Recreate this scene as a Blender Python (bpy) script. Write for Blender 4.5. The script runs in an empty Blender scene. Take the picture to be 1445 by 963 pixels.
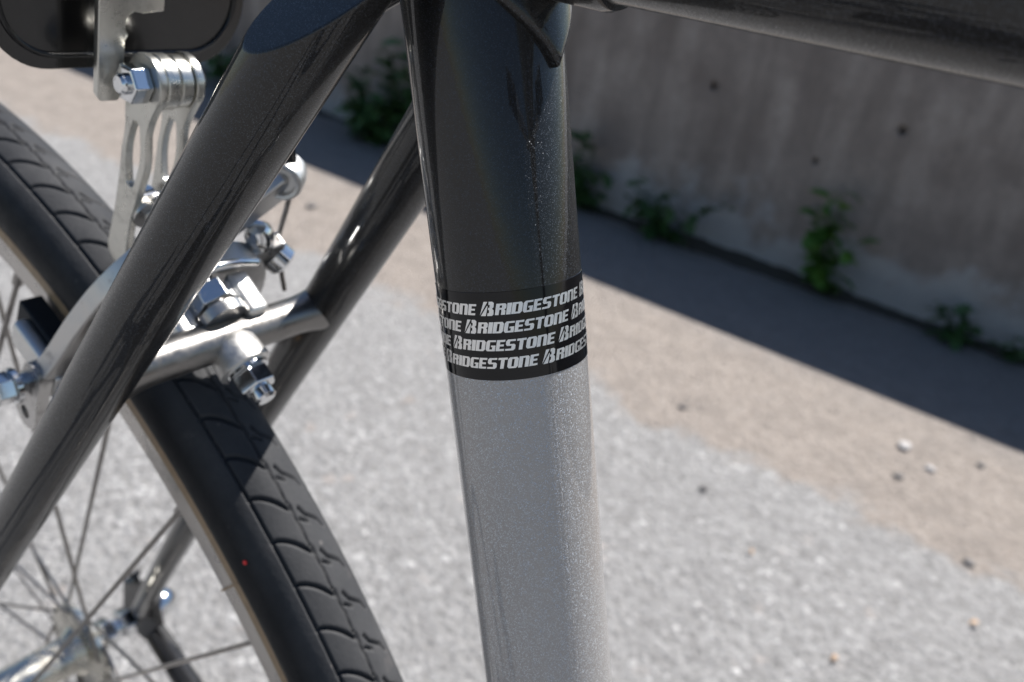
import bpy, bmesh, math, random
import numpy as np
from mathutils import Vector, Matrix
from mathutils.geometry import tessellate_polygon
R = math.radians
rng = random.Random(7)
scene = bpy.context.scene
col = scene.collection

# ------------------------------------------------------------------ camera
CAM = np.array([0.3650027, -0.0986987, 0.7538283])
CAX = np.array([[0.7942903, -0.373382, 0.4792586], [0.5946971, 0.316506, -0.7390259], [0.1242508, 0.8720148, 0.4734468]])
FPX, PW, PH = 1161.6, 1445.0, 963.0
cd = bpy.data.cameras.new('camera'); cam = bpy.data.objects.new('camera', cd); col.objects.link(cam)
cd.sensor_width = 36; cd.lens = 36 * FPX / PW; cd.clip_start = 0.01; cd.clip_end = 500
m = Matrix.Identity(4)
for i in range(3):
    for j in range(3): m[i][j] = CAX[i, j]
    m[i][3] = CAM[i]
cam.matrix_world = m
cd.dof.use_dof = True; cd.dof.focus_distance = 0.150; cd.dof.aperture_fstop = 17
scene.camera = cam
# ------------------------------------------------------------------ sky, sun, exposure
SUN_EL, SUN_PSI = 53.9, 78.6            # psi: counter-clockwise from the bicycle's forward axis (+x)
world = bpy.data.worlds.new('World'); scene.world = world; world.use_nodes = True
wn = world.node_tree; bg = wn.nodes['Background']
sky = wn.nodes.new('ShaderNodeTexSky'); sky.sky_type = 'NISHITA'; sky.sun_disc = False
sky.sun_elevation = R(SUN_EL); sky.sun_rotation = R(90 - SUN_PSI)
sky.dust_density = 0.4; sky.ozone_density = 2.5
wn.links.new(sky.outputs[0], bg.inputs[0]); bg.inputs[1].default_value = 0.062
sl = bpy.data.lights.new('sun', 'SUN'); so = bpy.data.objects.new('sun', sl); col.objects.link(so)
sl.energy = 5.0; sl.angle = R(0.53); sl.color = (1.0, 0.965, 0.92)
sd = Vector((math.cos(R(SUN_PSI)) * math.cos(R(SUN_EL)), math.sin(R(SUN_PSI)) * math.cos(R(SUN_EL)), math.sin(R(SUN_EL))))
so.rotation_euler = sd.to_track_quat('Z', 'Y').to_euler(); so.location = (-1, 3, 5)
vs = scene.view_settings
vs.view_transform = 'Standard'; vs.look = 'None'; vs.exposure = 0.72; vs.gamma = 1.0
scene.render.engine = 'CYCLES'
scene.cycles.use_denoising = True
scene.cycles.sample_clamp_indirect = 6

def ray(x, y):
    return CAX @ np.array([(x - PW / 2) / FPX, -(y - PH / 2) / FPX, -1.0])
def on_ground(x, y):
    d = ray(x, y); return CAM - d * CAM[2] / d[2]
def on_wall(x, y, wy):
    d = ray(x, y); return CAM + d * (wy - CAM[1]) / d[1]

# ------------------------------------------------------------------ materials
def new_mat(name):
    mt = bpy.data.materials.new(name); mt.use_nodes = True
    nt = mt.node_tree; return mt, nt, nt.nodes['Principled BSDF']
def N(nt, typ, **kw):
    n = nt.nodes.new(typ)
    for k, v in kw.items():
        if k in n.inputs: n.inputs[k].default_value = v
        else: setattr(n, k, v)
    return n
def ramp(nt, fac, stops):
    r = nt.nodes.new('ShaderNodeValToRGB')
    while len(r.color_ramp.elements) < len(stops): r.color_ramp.elements.new(0.5)
    for e, (p, c) in zip(r.color_ramp.elements, stops):
        e.position = p; e.color = c if len(c) == 4 else (*c, 1)
    nt.links.new(fac, r.inputs[0]); return r.outputs[0]
def mixc(nt, fac, a, b, mode='MIX'):
    n = nt.nodes.new('ShaderNodeMix'); n.data_type = 'RGBA'; n.blend_type = mode
    for s, v in ((0, fac), (6, a), (7, b)):
        if hasattr(v, 'links'): nt.links.new(v, n.inputs[s])
        elif isinstance(v, (int, float)): n.inputs[s].default_value = v
        else: n.inputs[s].default_value = (*v, 1) if len(v) == 3 else v
    return n.outputs[2]
def math_n(nt, op, a, b=None, c=None, clamp=False):
    n = nt.nodes.new('ShaderNodeMath'); n.operation = op; n.use_clamp = clamp
    for i, v in enumerate((a, b, c)):
        if v is None: continue
        if hasattr(v, 'links'): nt.links.new(v, n.inputs[i])
        else: n.inputs[i].default_value = v
    return n.outputs[0]
def coords(nt, out='Object'):
    return nt.nodes.new('ShaderNodeTexCoord').outputs[out]
def tex(nt, typ, co, **kw):
    n = N(nt, typ, **kw); nt.links.new(co, n.inputs['Vector']); return n
def bump(nt, b, height, strength, dist):
    n = N(nt, 'ShaderNodeBump', Strength=strength, Distance=dist)
    nt.links.new(height, n.inputs['Height']); nt.links.new(n.outputs[0], b.inputs['Normal']); return n

def flake_paint(name, base, spark, rough, metallic, k, coat=1.0):
    """metallic flake paint under a clear coat"""
    mt, nt, b = new_mat(name); co = coords(nt)
    v = tex(nt, 'ShaderNodeTexVoronoi', co, Scale=8000.0)
    vs2 = nt.nodes.new('ShaderNodeSeparateColor'); nt.links.new(v.outputs['Color'], vs2.inputs[0])
    mask = ramp(nt, vs2.outputs[2], [(0.86, (0, 0, 0)), (0.90, (1, 1, 1))])
    nz = tex(nt, 'ShaderNodeTexNoise', co, Scale=25.0, Detail=5.0)
    c0 = mixc(nt, nz.outputs[0], tuple(x * 0.88 for x in base), tuple(x * 1.12 for x in base))
    b.inputs['Metallic'].default_value = metallic
    nt.links.new(math_n(nt, 'SUBTRACT', rough, math_n(nt, 'MULTIPLY', mask, rough - 0.30)), b.inputs['Roughness'])
    nt.links.new(mixc(nt, mask, c0, spark), b.inputs['Base Color'])
    geo = nt.nodes.new('ShaderNodeNewGeometry')
    sub = N(nt, 'ShaderNodeVectorMath', operation='SUBTRACT'); sub.inputs[1].default_value = (.5, .5, .5)
    nt.links.new(v.outputs['Color'], sub.inputs[0])
    sc = N(nt, 'ShaderNodeVectorMath', operation='SCALE')
    nt.links.new(sub.outputs[0], sc.inputs[0]); nt.links.new(math_n(nt, 'ADD', k, math_n(nt, 'MULTIPLY', mask, 0.6)), sc.inputs[3])
    ad = N(nt, 'ShaderNodeVectorMath', operation='ADD')
    nt.links.new(geo.outputs['Normal'], ad.inputs[0]); nt.links.new(sc.outputs[0], ad.inputs[1])
    nn = N(nt, 'ShaderNodeVectorMath', operation='NORMALIZE'); nt.links.new(ad.outputs[0], nn.inputs[0])
    nt.links.new(nn.outputs[0], b.inputs['Normal'])
    b.inputs['Coat Weight'].default_value = coat; b.inputs['Specular IOR Level'].default_value = 0.2
    sm = tex(nt, 'ShaderNodeTexNoise', co, Scale=60.0, Detail=6.0, Roughness=0.7)
    nt.links.new(ramp(nt, sm.outputs[0], [(0.40, (0.012,) * 3), (0.78, (0.07,) * 3)]), b.inputs['Coat Roughness'])
    # faint orange peel in the clear coat
    op = tex(nt, 'ShaderNodeTexNoise', co, Scale=180.0, Detail=2.0)
    bn = N(nt, 'ShaderNodeBump', Strength=0.035, Distance=0.001); nt.links.new(op.outputs[0], bn.inputs['Height'])
    nt.links.new(bn.outputs[0], b.inputs['Coat Normal'])
    return mt
def metal(name, colr, rough, noise=0.15, scale=300.0, dirt=None, dirt_amt=0.0):
    mt, nt, b = new_mat(name); co = coords(nt)
    n1 = tex(nt, 'ShaderNodeTexNoise', co, Scale=scale, Detail=6.0, Roughness=0.65)
    b.inputs['Metallic'].default_value = 1.0
    c = mixc(nt, n1.outputs[0], tuple(x * (1 - noise) for x in colr), tuple(min(1, x * (1 + noise)) for x in colr))
    if dirt:
        n2 = tex(nt, 'ShaderNodeTexNoise', co, Scale=scale * 0.4, Detail=8.0, Roughness=0.75)
        f = ramp(nt, n2.outputs[0], [(0.62 - dirt_amt * 0.3, (0, 0, 0)), (0.75, (1, 1, 1))])
        c = mixc(nt, f, c, dirt)
        nt.links.new(math_n(nt, 'SUBTRACT', 1.0, math_n(nt, 'MULTIPLY', f, 0.8)), b.inputs['Metallic'])
    nt.links.new(c, b.inputs['Base Color'])
    nt.links.new(ramp(nt, n1.outputs[0], [(0.3, (rough * 0.75,) * 3), (0.7, (rough * 1.3,) * 3)]), b.inputs['Roughness'])
    bump(nt, b, n1.outputs[0], 0.06, 0.0004)
    return mt
def plastic(name, colr, rough, scale=200.0, coat=0.0, var=0.3, bstr=0.1):
    mt, nt, b = new_mat(name); co = coords(nt)
    n1 = tex(nt, 'ShaderNodeTexNoise', co, Scale=scale, Detail=6.0, Roughness=0.7)
    nt.links.new(mixc(nt, n1.outputs[0], tuple(x * (1 - var) for x in colr), tuple(x * (1 + var) for x in colr)), b.inputs['Base Color'])
    b.inputs['Roughness'].default_value = rough; b.inputs['Coat Weight'].default_value = coat
    bump(nt, b, n1.outputs[0], bstr, 0.0005)
    return mt

M = {}
M['dark'] = flake_paint('charcoal_flake_paint', (0.0125, 0.0115, 0.0110), (0.055, 0.060, 0.068), 0.42, 0.35, 0.20, 0.68)
M['silver'] = flake_paint('silver_flake_paint', (0.37, 0.350, 0.335), (0.66, 0.68, 0.71), 0.48, 0.48, 0.20)
M['chrome'] = metal('chrome', (0.72, 0.73, 0.74), 0.10, 0.08, 200, (0.20, 0.17, 0.13), 0.1)
M['hubm'] = metal('hub_polish', (0.60, 0.58, 0.52), 0.24, 0.15, 120, (0.16, 0.13, 0.09), 0.3)
M['alu'] = metal('cast_aluminium', (0.52, 0.51, 0.50), 0.32, 0.15, 260, (0.16, 0.14, 0.12), 0.25)
M['arm'] = metal('forged_arm', (0.55, 0.54, 0.53), 0.40, 0.12, 260, (0.14, 0.12, 0.10), 0.2)
M['satin'] = metal('satin_silver', (0.68, 0.67, 0.65), 0.45, 0.08, 300, (0.20, 0.17, 0.14), 0.1)
M['bridge'] = metal('brushed_steel', (0.23, 0.222, 0.215), 0.38, 0.2, 240, (0.10, 0.085, 0.07), 0.2)
M['zinc'] = metal('zinc_plate', (0.58, 0.57, 0.53), 0.30, 0.15, 160, (0.26, 0.23, 0.18), 0.25)
M['rim'] = metal('rim_metal', (0.46, 0.44, 0.42), 0.30, 0.25, 120, (0.12, 0.10, 0.085), 0.35)
M['rimlip'] = plastic('rim_lip_tarnish', (0.30, 0.20, 0.11), 0.5, 500, 0, 0.5)
M['spoke'] = metal('spoke_steel', (0.30, 0.285, 0.27), 0.35, 0.2, 300, (0.08, 0.06, 0.05), 0.4)
M['black'] = plastic('black_plastic', (0.004, 0.004, 0.0045), 0.2, 150, 0.2)
M['rubber_pad'] = plastic('pad_rubber', (0.010, 0.010, 0.011), 0.7, 400)
M['print'] = metal('silver_print', (0.82, 0.81, 0.80), 0.42, 0.05, 900)
M['band'] = plastic('band_foil_black', (0.005, 0.005, 0.006), 0.09, 300, 0.0, 0.2, 0.02)
M['band'].node_tree.nodes['Principled BSDF'].inputs['Specular IOR Level'].default_value = 0.36
M['red'] = plastic('red_lens', (0.35, 0.01, 0.01), 0.15, 200, 1.0)
M['reddot'] = plastic('red_mark', (0.75, 0.02, 0.02), 0.5)
M['leather'] = plastic('saddle_cover', (0.02, 0.02, 0.02), 0.5, 400)

def rubber():
    mt, nt, b = new_mat('tyre_rubber'); co = coords(nt)
    n1 = tex(nt, 'ShaderNodeTexNoise', co, Scale=90.0, Detail=8.0, Roughness=0.75)
    n2 = tex(nt, 'ShaderNodeTexNoise', co, Scale=22.0, Detail=6.0, Roughness=0.7)
    n3 = tex(nt, 'ShaderNodeTexVoronoi', co, Scale=110.0)
    sep = nt.nodes.new('ShaderNodeSeparateXYZ'); nt.links.new(co, sep.inputs[0])
    rad = math_n(nt, 'SQRT', math_n(nt, 'ADD', math_n(nt, 'MULTIPLY', sep.outputs[0], sep.outputs[0]), math_n(nt, 'MULTIPLY', sep.outputs[2], sep.outputs[2])))
    worn = N(nt, 'ShaderNodeMapRange'); worn.inputs[1].default_value = 0.3285; worn.inputs[2].default_value = 0.3350     # road-worn, dusty tread; blacker sidewall
    nt.links.new(math_n(nt, 'ADD', rad, math_n(nt, 'MULTIPLY', math_n(nt, 'SUBTRACT', n2.outputs[0], 0.5), 0.006)), worn.inputs[0])
    c = mixc(nt, ramp(nt, n2.outputs[0], [(0.35, (0, 0, 0)), (0.72, (0.75,) * 3)]), (0.030, 0.031, 0.034), (0.072, 0.072, 0.074))
    c = mixc(nt, ramp(nt, n1.outputs[0], [(0.60, (0, 0, 0)), (0.80, (0.5,) * 3)]), c, (0.14, 0.125, 0.12))
    c = mixc(nt, ramp(nt, n3.outputs[0], [(0.03, (0.35,) * 3), (0.10, (0, 0, 0))]), c, (0.22, 0.20, 0.19))
    c = mixc(nt, worn.outputs[0], mixc(nt, ramp(nt, n1.outputs[0], [(0.58, (0, 0, 0)), (0.80, (0.3,) * 3)]), (0.009, 0.0095, 0.011), (0.06, 0.055, 0.05)), c)
    nt.links.new(c, b.inputs['Base Color'])
    nt.links.new(ramp(nt, n1.outputs[0], [(0.3, (0.58,) * 3), (0.7, (0.78,) * 3)]), b.inputs['Roughness'])
    b.inputs['Specular IOR Level'].default_value = 0.22
    n4 = tex(nt, 'ShaderNodeTexNoise', co, Scale=700.0, Detail=4.0)
    bump(nt, b, n4.outputs[0], 0.25, 0.0005)
    return mt
M['rubber'] = rubber()

def ground_mat():
    mt, nt, b = new_mat('asphalt_with_sand'); co = coords(nt)
    sep = nt.nodes.new('ShaderNodeSeparateXYZ'); nt.links.new(co, sep.inputs[0])
    # aggregate
    v1 = tex(nt, 'ShaderNodeTexVoronoi', co, Scale=125.0)
    v2 = tex(nt, 'ShaderNodeTexVoronoi', co, Scale=62.0)
    na = tex(nt, 'ShaderNodeTexNoise', co, Scale=55.0, Detail=8.0, Roughness=0.75)
    nb = tex(nt, 'ShaderNodeTexNoise', co, Scale=5.0, Detail=6.0, Roughness=0.6)
    nc = tex(nt, 'ShaderNodeTexNoise', co, Scale=260.0, Detail=4.0, Roughness=0.7)
    ag = ramp(nt, v1.outputs['Color'], [(0.12, (0.183, 0.178, 0.174)), (0.45, (0.299, 0.293, 0.288)), (0.82, (0.378, 0.372, 0.366)), (0.95, (0.708, 0.695, 0.683))])
    ag2 = ramp(nt, v2.outputs['Color'], [(0.15, (0.213, 0.207, 0.204)), (0.55, (0.311, 0.306, 0.303)), (0.90, (0.415, 0.409, 0.403)), (0.975, (0.561, 0.415, 0.329))])
    c = mixc(nt, 0.36, ag, ag2)
    c = mixc(nt, ramp(nt, na.outputs[0], [(0.38, (0.75,) * 3), (0.50, (0, 0, 0))]), c, (0.183, 0.177, 0.171))
    c = mixc(nt, ramp(nt, nb.outputs[0], [(0.35, (0.35,) * 3), (0.65, (0, 0, 0))]), c, (0.244, 0.239, 0.237))
    # sand lying along the foot of the wall
    sn = tex(nt, 'ShaderNodeTexNoise', co, Scale=6.5, Detail=9.0, Roughness=0.72)
    edge = math_n(nt, 'ADD', sep.outputs[1], math_n(nt, 'MULTIPLY', math_n(nt, 'SUBTRACT', sn.outputs[0], 0.5), 0.36))
    f = N(nt, 'ShaderNodeMapRange'); f.inputs[1].default_value = 1.035; f.inputs[2].default_value = 1.075
    nt.links.new(edge, f.inputs[0]); sandf = math_n(nt, 'MULTIPLY', f.outputs[0], math_n(nt, 'LESS_THAN', sep.outputs[1], 2.0))
    sc_ = ramp(nt, na.outputs[0], [(0.28, (0.19, 0.160, 0.138)), (0.48, (0.305, 0.262, 0.228)), (0.72, (0.40, 0.355, 0.318))])
    sc_ = mixc(nt, ramp(nt, nc.outputs[0], [(0.35, (0.5,) * 3), (0.5, (0, 0, 0))]), sc_, (0.22, 0.185, 0.16))
    sp_ = tex(nt, 'ShaderNodeTexNoise', co, Scale=17.0, Detail=6.0, Roughness=0.65)
    sc_ = mixc(nt, ramp(nt, sp_.outputs[0], [(0.36, (0.75,) * 3), (0.56, (0, 0, 0))]), sc_, (0.215, 0.185, 0.162))
    # shade put into the colour: sand greyed where the wall's shadow falls
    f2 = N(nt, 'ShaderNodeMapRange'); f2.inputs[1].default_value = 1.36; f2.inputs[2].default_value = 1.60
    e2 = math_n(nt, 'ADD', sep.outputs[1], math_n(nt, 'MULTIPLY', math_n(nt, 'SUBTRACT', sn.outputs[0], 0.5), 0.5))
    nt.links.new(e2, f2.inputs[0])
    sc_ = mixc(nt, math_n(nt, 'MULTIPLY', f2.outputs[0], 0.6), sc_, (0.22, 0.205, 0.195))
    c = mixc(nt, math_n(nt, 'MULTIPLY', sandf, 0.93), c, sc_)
    # stray sandy stains on the asphalt
    st = tex(nt, 'ShaderNodeTexNoise', co, Scale=11.0, Detail=5.0, Roughness=0.6)
    c = mixc(nt, ramp(nt, st.outputs[0], [(0.66, (0, 0, 0)), (0.74, (0.6,) * 3)]), c, (0.34, 0.27, 0.22))
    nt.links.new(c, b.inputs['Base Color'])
    b.inputs['Roughness'].default_value = 0.85
    h = math_n(nt, 'ADD', math_n(nt, 'MULTIPLY', v1.outputs['Distance'], -1.0), math_n(nt, 'MULTIPLY', na.outputs[0], 1.2))
    h = math_n(nt, 'ADD', h, math_n(nt, 'MULTIPLY', nc.outputs[0], 0.4))
    bump(nt, b, h, 0.8, 0.006)
    return mt
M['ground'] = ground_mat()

def wall_mat():
    mt, nt, b = new_mat('stained_concrete'); co = coords(nt)
    sep = nt.nodes.new('ShaderNodeSeparateXYZ'); nt.links.new(co, sep.inputs[0])
    mp = N(nt, 'ShaderNodeMapping'); mp.inputs['Scale'].default_value = (1, 1, 0.16); nt.links.new(co, mp.inputs[0])
    st = tex(nt, 'ShaderNodeTexNoise', mp.outputs[0], Scale=11.0, Detail=7.0, Roughness=0.65)
    n1 = tex(nt, 'ShaderNodeTexNoise', co, Scale=6.0, Detail=8.0, Roughness=0.65)
    n2 = tex(nt, 'ShaderNodeTexNoise', co, Scale=70.0, Detail=8.0, Roughness=0.75)
    c = mixc(nt, ramp(nt, st.outputs[0], [(0.3, (0, 0, 0)), (0.7, (1, 1, 1))]), (0.150, 0.124, 0.106), (0.37, 0.325, 0.288))
    c = mixc(nt, ramp(nt, n1.outputs[0], [(0.35, (0.75,) * 3), (0.55, (0, 0, 0))]), c, (0.160, 0.132, 0.115))
    c = mixc(nt, ramp(nt, n2.outputs[0], [(0.35, (0.4,) * 3), (0.55, (0, 0, 0))]), c, (0.15, 0.13, 0.12))
    # pale scoured foot of the wall, ragged upper edge
    n3 = tex(nt, 'ShaderNodeTexNoise', co, Scale=7.0, Detail=7.0, Roughness=0.6)
    e = math_n(nt, 'ADD', sep.outputs[2], math_n(nt, 'MULTIPLY', math_n(nt, 'SUBTRACT', n3.outputs[0], 0.5), 0.42))
    f = N(nt, 'ShaderNodeMapRange'); f.inputs[1].default_value = 0.14; f.inputs[2].default_value = 0.09
    nt.links.new(e, f.inputs[0])
    pale = mixc(nt, n2.outputs[0], (0.27, 0.27, 0.265), (0.40, 0.40, 0.395))
    c = mixc(nt, math_n(nt, 'MULTIPLY', f.outputs[0], 0.85), c, pale)
    nt.links.new(c, b.inputs['Base Color']); b.inputs['Roughness'].default_value = 0.9
    bump(nt, b, math_n(nt, 'ADD', n2.outputs[0], math_n(nt, 'MULTIPLY', n1.outputs[0], 2.0)), 0.5, 0.004)
    return mt
M['wall'] = wall_mat()
def leaf_mat(name, a, bcol):
    mt, nt, b = new_mat(name); co = coords(nt)
    oi = nt.nodes.new('ShaderNodeObjectInfo')
    n1 = tex(nt, 'ShaderNodeTexNoise', co, Scale=120.0, Detail=4.0)
    f = math_n(nt, 'ADD', math_n(nt, 'MULTIPLY', oi.outputs['Random'], 0.7), math_n(nt, 'MULTIPLY', n1.outputs[0], 0.3))
    nt.links.new(mixc(nt, f, a, bcol), b.inputs['Base Color'])
    b.inputs['Roughness'].default_value = 0.5
    b.inputs['Subsurface Weight'].default_value = 0.0
    b.inputs['Transmission Weight'].default_value = 0.0
    return mt
M['leaf'] = leaf_mat('weed_leaf', (0.028, 0.072, 0.022), (0.070, 0.140, 0.040))
M['leaf2'] = leaf_mat('weed_leaf_bright', (0.05, 0.13, 0.02), (0.10, 0.21, 0.03))
M['stem'] = plastic('weed_stem', (0.05, 0.08, 0.025), 0.6)
M['soil'] = plastic('soil', (0.045, 0.040, 0.032), 0.95, 120, 0, 0.5, 0.6)
M['stone'] = plastic('pale_stone', (0.45, 0.43, 0.42), 0.8, 300)
M['grit'] = plastic('grit', (0.30, 0.28, 0.265), 0.85, 90, 0, 0.5)
M['stone_dark'] = plastic('dark_stone', (0.15, 0.142, 0.138), 0.8, 300)
M['dryleaf'] = plastic('dry_leaf', (0.50, 0.34, 0.22), 0.7, 300)

# ------------------------------------------------------------------ mesh helpers (bicycle builders work in millimetres)
HUBZ = 338.85
def link(o, parent=None):
    col.objects.link(o)
    if parent is not None: o.parent = parent
    return o
def mesh_obj(name, verts, faces, mat, parent=None, smooth=True, sharp=None, scale=1.0, mats=None, fmat=None):
    me = bpy.data.meshes.new(name)
    v = [tuple(c * scale for c in p) for p in verts] if scale != 1.0 else [tuple(p) for p in verts]
    me.from_pydata(v, [], [tuple(f) for f in faces])
    bm = bmesh.new(); bm.from_mesh(me); bmesh.ops.recalc_face_normals(bm, faces=bm.faces[:]); bm.to_mesh(me); bm.free()
    me.materials.append(mat)
    if mats:
        for q in mats: me.materials.append(q)
    if fmat is not None: me.polygons.foreach_set('material_index', fmat)
    if smooth:
        me.polygons.foreach_set('use_smooth', [True] * len(me.polygons))
        if sharp is not None: me.set_sharp_from_angle(angle=R(sharp))
    return link(bpy.data.objects.new(name, me), parent)
def bevel(o, w, seg=2, ang=35):
    b = o.modifiers.new('bevel', 'BEVEL'); b.width = w * 0.001; b.segments = seg; b.limit_method = 'ANGLE'; b.angle_limit = R(ang)
    wn_ = o.modifiers.new('wn', 'WEIGHTED_NORMAL'); wn_.keep_sharp = False
    return o
def bike(p):                              # mm relative to the rear hub -> metres in the bicycle's frame (origin at the tyre's contact)
    return (p[0] * .001, p[1] * .001, (p[2] + HUBZ) * .001)
SX, SZ = 0.5435, 0.8394                   # direction of the seat stays seen from the side
def st(s, t, y):                          # s along the stays from the hub, t square to them (rearward), y lateral
    return np.array([s * SX - t * SZ, y, s * SZ + t * SX])
def frames(P):
    P = np.array(P, float); n = len(P); T = np.gradient(P, axis=0); T /= np.linalg.norm(T, axis=1)[:, None]
    u = np.cross(T[0], [0, 1, 0]);
    if np.linalg.norm(u) < 0.1: u = np.cross(T[0], [0, 0, 1])
    u /= np.linalg.norm(u); U = []
    for i in range(n):
        u = u - T[i] * (u @ T[i]); u /= np.linalg.norm(u); U.append(u.copy())
    U = np.array(U); return P, T, U, np.cross(T, U)
def tube(name, pts, rad, mat, parent, seg=24, caps=True, flat=1.0, sharp=50):
    P, T, U, V = frames(pts); n = len(P)
    rad = np.broadcast_to(np.array(rad, float), (n,)); vs_, fs = [], []
    for i in range(n):
        for k in range(seg):
            a = 2 * math.pi * k / seg
            vs_.append(bike(P[i] + rad[i] * (math.cos(a) * U[i] * flat + math.sin(a) * V[i])))
    for i in range(n - 1):
        for k in range(seg):
            k2 = (k + 1) % seg; fs.append((i * seg + k, i * seg + k2, (i + 1) * seg + k2, (i + 1) * seg + k))
    if caps: fs.append(range(seg)); fs.append(range((n - 1) * seg, n * seg))
    return mesh_obj(name, vs_, fs, mat, parent, True, sharp)
def curve_pts(ctrl, n=24):                # Catmull-Rom through control points
    c = np.array(ctrl, float); c = np.vstack([2 * c[0] - c[1], c, 2 * c[-1] - c[-2]]); out = []
    m_ = len(c) - 3
    for i in range(m_):
        for t in np.linspace(0, 1, n, endpoint=(i == m_ - 1)):
            a, b, c2, d = c[i:i + 4]
            out.append(.5 * ((2 * b) + (-a + c2) * t + (2 * a - 5 * b + 4 * c2 - d) * t * t + (-a + 3 * b - 3 * c2 + d) * t ** 3))
    return np.array(out)
def lathe(name, prof, org, axis, mat, parent, seg=32, sharp=35, closed=False):
    """prof: (along, radius)"""
    org = np.array(org, float); ax = np.array(axis, float); ax /= np.linalg.norm(ax)
    u = np.cross(ax, [0.3, 0.2, 1]); u /= np.linalg.norm(u); v = np.cross(ax, u); vs_, fs = [], []
    for a, r in prof:
        for k in range(seg):
            t = 2 * math.pi * k / seg; vs_.append(bike(org + ax * a + r * (math.cos(t) * u + math.sin(t) * v)))
    n = len(prof)
    for i in range(n if closed else n - 1):
        j = (i + 1) % n
        for k in range(seg):
            k2 = (k + 1) % seg; fs.append((i * seg + k, i * seg + k2, j * seg + k2, j * seg + k))
    if not closed: fs.append(range(seg)); fs.append(range((n - 1) * seg, n * seg))
    return mesh_obj(name, vs_, fs, mat, parent, True, sharp)
def hexnut(name, a0, a1, r, org, axis, mat, parent, twist=0.0, chamfer=0.6):
    org = np.array(org, float); ax = np.array(axis, float); ax /= np.linalg.norm(ax)
    u = np.cross(ax, [0.3, 0.2, 1]); u /= np.linalg.norm(u); v = np.cross(ax, u); vs_, fs = [], []
    rows = [(a0, r - chamfer), (a0 + chamfer * .5, r), (a1 - chamfer * .5, r), (a1, r - chamfer)]
    for a, rr in rows:
        for k in range(6):
            t = R(twist) + k * math.pi / 3; vs_.append(bike(org + ax * a + rr * (math.cos(t) * u + math.sin(t) * v)))
    for i in range(3):
        for k in range(6): fs.append((i * 6 + k, i * 6 + (k + 1) % 6, i * 6 + 6 + (k + 1) % 6, i * 6 + 6 + k))
    fs.append(range(6)); fs.append(range(18, 24))
    o = mesh_obj(name, vs_, fs, mat, parent, False); return bevel(o, 0.25, 2, 20)
def plate(name, outline, to3d, thick, mat, parent, holes=(), bev=0.4):
    """outline/holes: 2-D loops; to3d(a, b, h) -> mm; extruded from h=0 to h=thick"""
    loops = [list(outline)] + [list(h) for h in holes]
    flat_ = [Vector((a, b, 0)) for l in loops for a, b in l]; n0 = len(flat_)
    tris = tessellate_polygon([[Vector((a, b, 0)) for a, b in l] for l in loops])
    bm = bmesh.new(); lo = [bm.verts.new(v) for v in flat_]; hi = [bm.verts.new((v.x, v.y, thick)) for v in flat_]
    for t in tris:
        try: bm.faces.new([lo[k] for k in t]); bm.faces.new([hi[k] for k in reversed(t)])
        except ValueError: pass
    k0 = 0
    for l in loops:
        n = len(l)
        for k in range(n): bm.faces.new((lo[k0 + k], lo[k0 + (k + 1) % n], hi[k0 + (k + 1) % n], hi[k0 + k]))
        k0 += n
    for v in bm.verts: v.co = bike(to3d(*v.co))
    bmesh.ops.recalc_face_normals(bm, faces=bm.faces[:])
    me = bpy.data.meshes.new(name); bm.to_mesh(me); bm.free(); me.materials.append(mat)
    me.polygons.foreach_set('use_smooth', [True] * len(me.polygons))
    o = link(bpy.data.objects.new(name, me), parent)
    return bevel(o, bev, 2, 50) if bev else o
def circle2(cx, cy, r, n=24, sy=1.0):
    return [(cx + r * math.cos(2 * math.pi * k / n), cy + sy * r * math.sin(2 * math.pi * k / n)) for k in range(n)]
def rrect(x0, y0, x1, y1, r, n=6):
    out = []
    for cx, cy, a0 in ((x1 - r, y1 - r, 0), (x0 + r, y1 - r, 90), (x0 + r, y0 + r, 180), (x1 - r, y0 + r, 270)):
        for k in range(n + 1):
            a = R(a0 + 90 * k / n); out.append((cx + r * math.cos(a), cy + r * math.sin(a)))
    return out
def strip2(path, w):                      # outline of a band of varying width along a 2-D path, round ends
    P = np.array(path, float); T = np.gradient(P, axis=0); T /= np.linalg.norm(T, axis=1)[:, None]
    Nn = np.c_[-T[:, 1], T[:, 0]]; w = np.broadcast_to(np.array(w, float), (len(P),))
    l = P + Nn * w[:, None]; r = P - Nn * w[:, None]; out = [tuple(q) for q in l]
    a0 = math.atan2(*(l[-1] - P[-1])[::-1])
    out += [tuple(P[-1] + w[-1] * np.array([math.cos(a0 - math.pi * k / 8), math.sin(a0 - math.pi * k / 8)])) for k in range(1, 8)]
    out += [tuple(q) for q in r[::-1]]
    a0 = math.atan2(*(r[0] - P[0])[::-1])
    out += [tuple(P[0] + w[0] * np.array([math.cos(a0 - math.pi * k / 8), math.sin(a0 - math.pi * k / 8)])) for k in range(1, 8)]
    return out
def box(name, c, ex, ey, ez, hx, hy, hz, mat, parent, bev=0.6):
    c, ex, ey, ez = (np.array(q, float) for q in (c, ex, ey, ez)); vs_ = []
    for i in (-1, 1):
        for j in (-1, 1):
            for k in (-1, 1): vs_.append(bike(c + ex * hx * i + ey * hy * j + ez * hz * k))
    fs = [(0, 1, 3, 2), (4, 6, 7, 5), (0, 4, 5, 1), (2, 3, 7, 6), (0, 2, 6, 4), (1, 5, 7, 3)]
    return bevel(mesh_obj(name, vs_, fs, mat, parent, True), bev, 3, 30)
def tag(o, label, cat, group=None, kind=None):
    if label: o['label'] = label
    if cat: o['category'] = cat
    if group: o['group'] = group
    if kind: o['kind'] = kind
    return o
def empty(name, loc=(0, 0, 0), parent=None):
    o = bpy.data.objects.new(name, None); o.location = loc; o.empty_display_size = 0.05; return link(o, parent)

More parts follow.
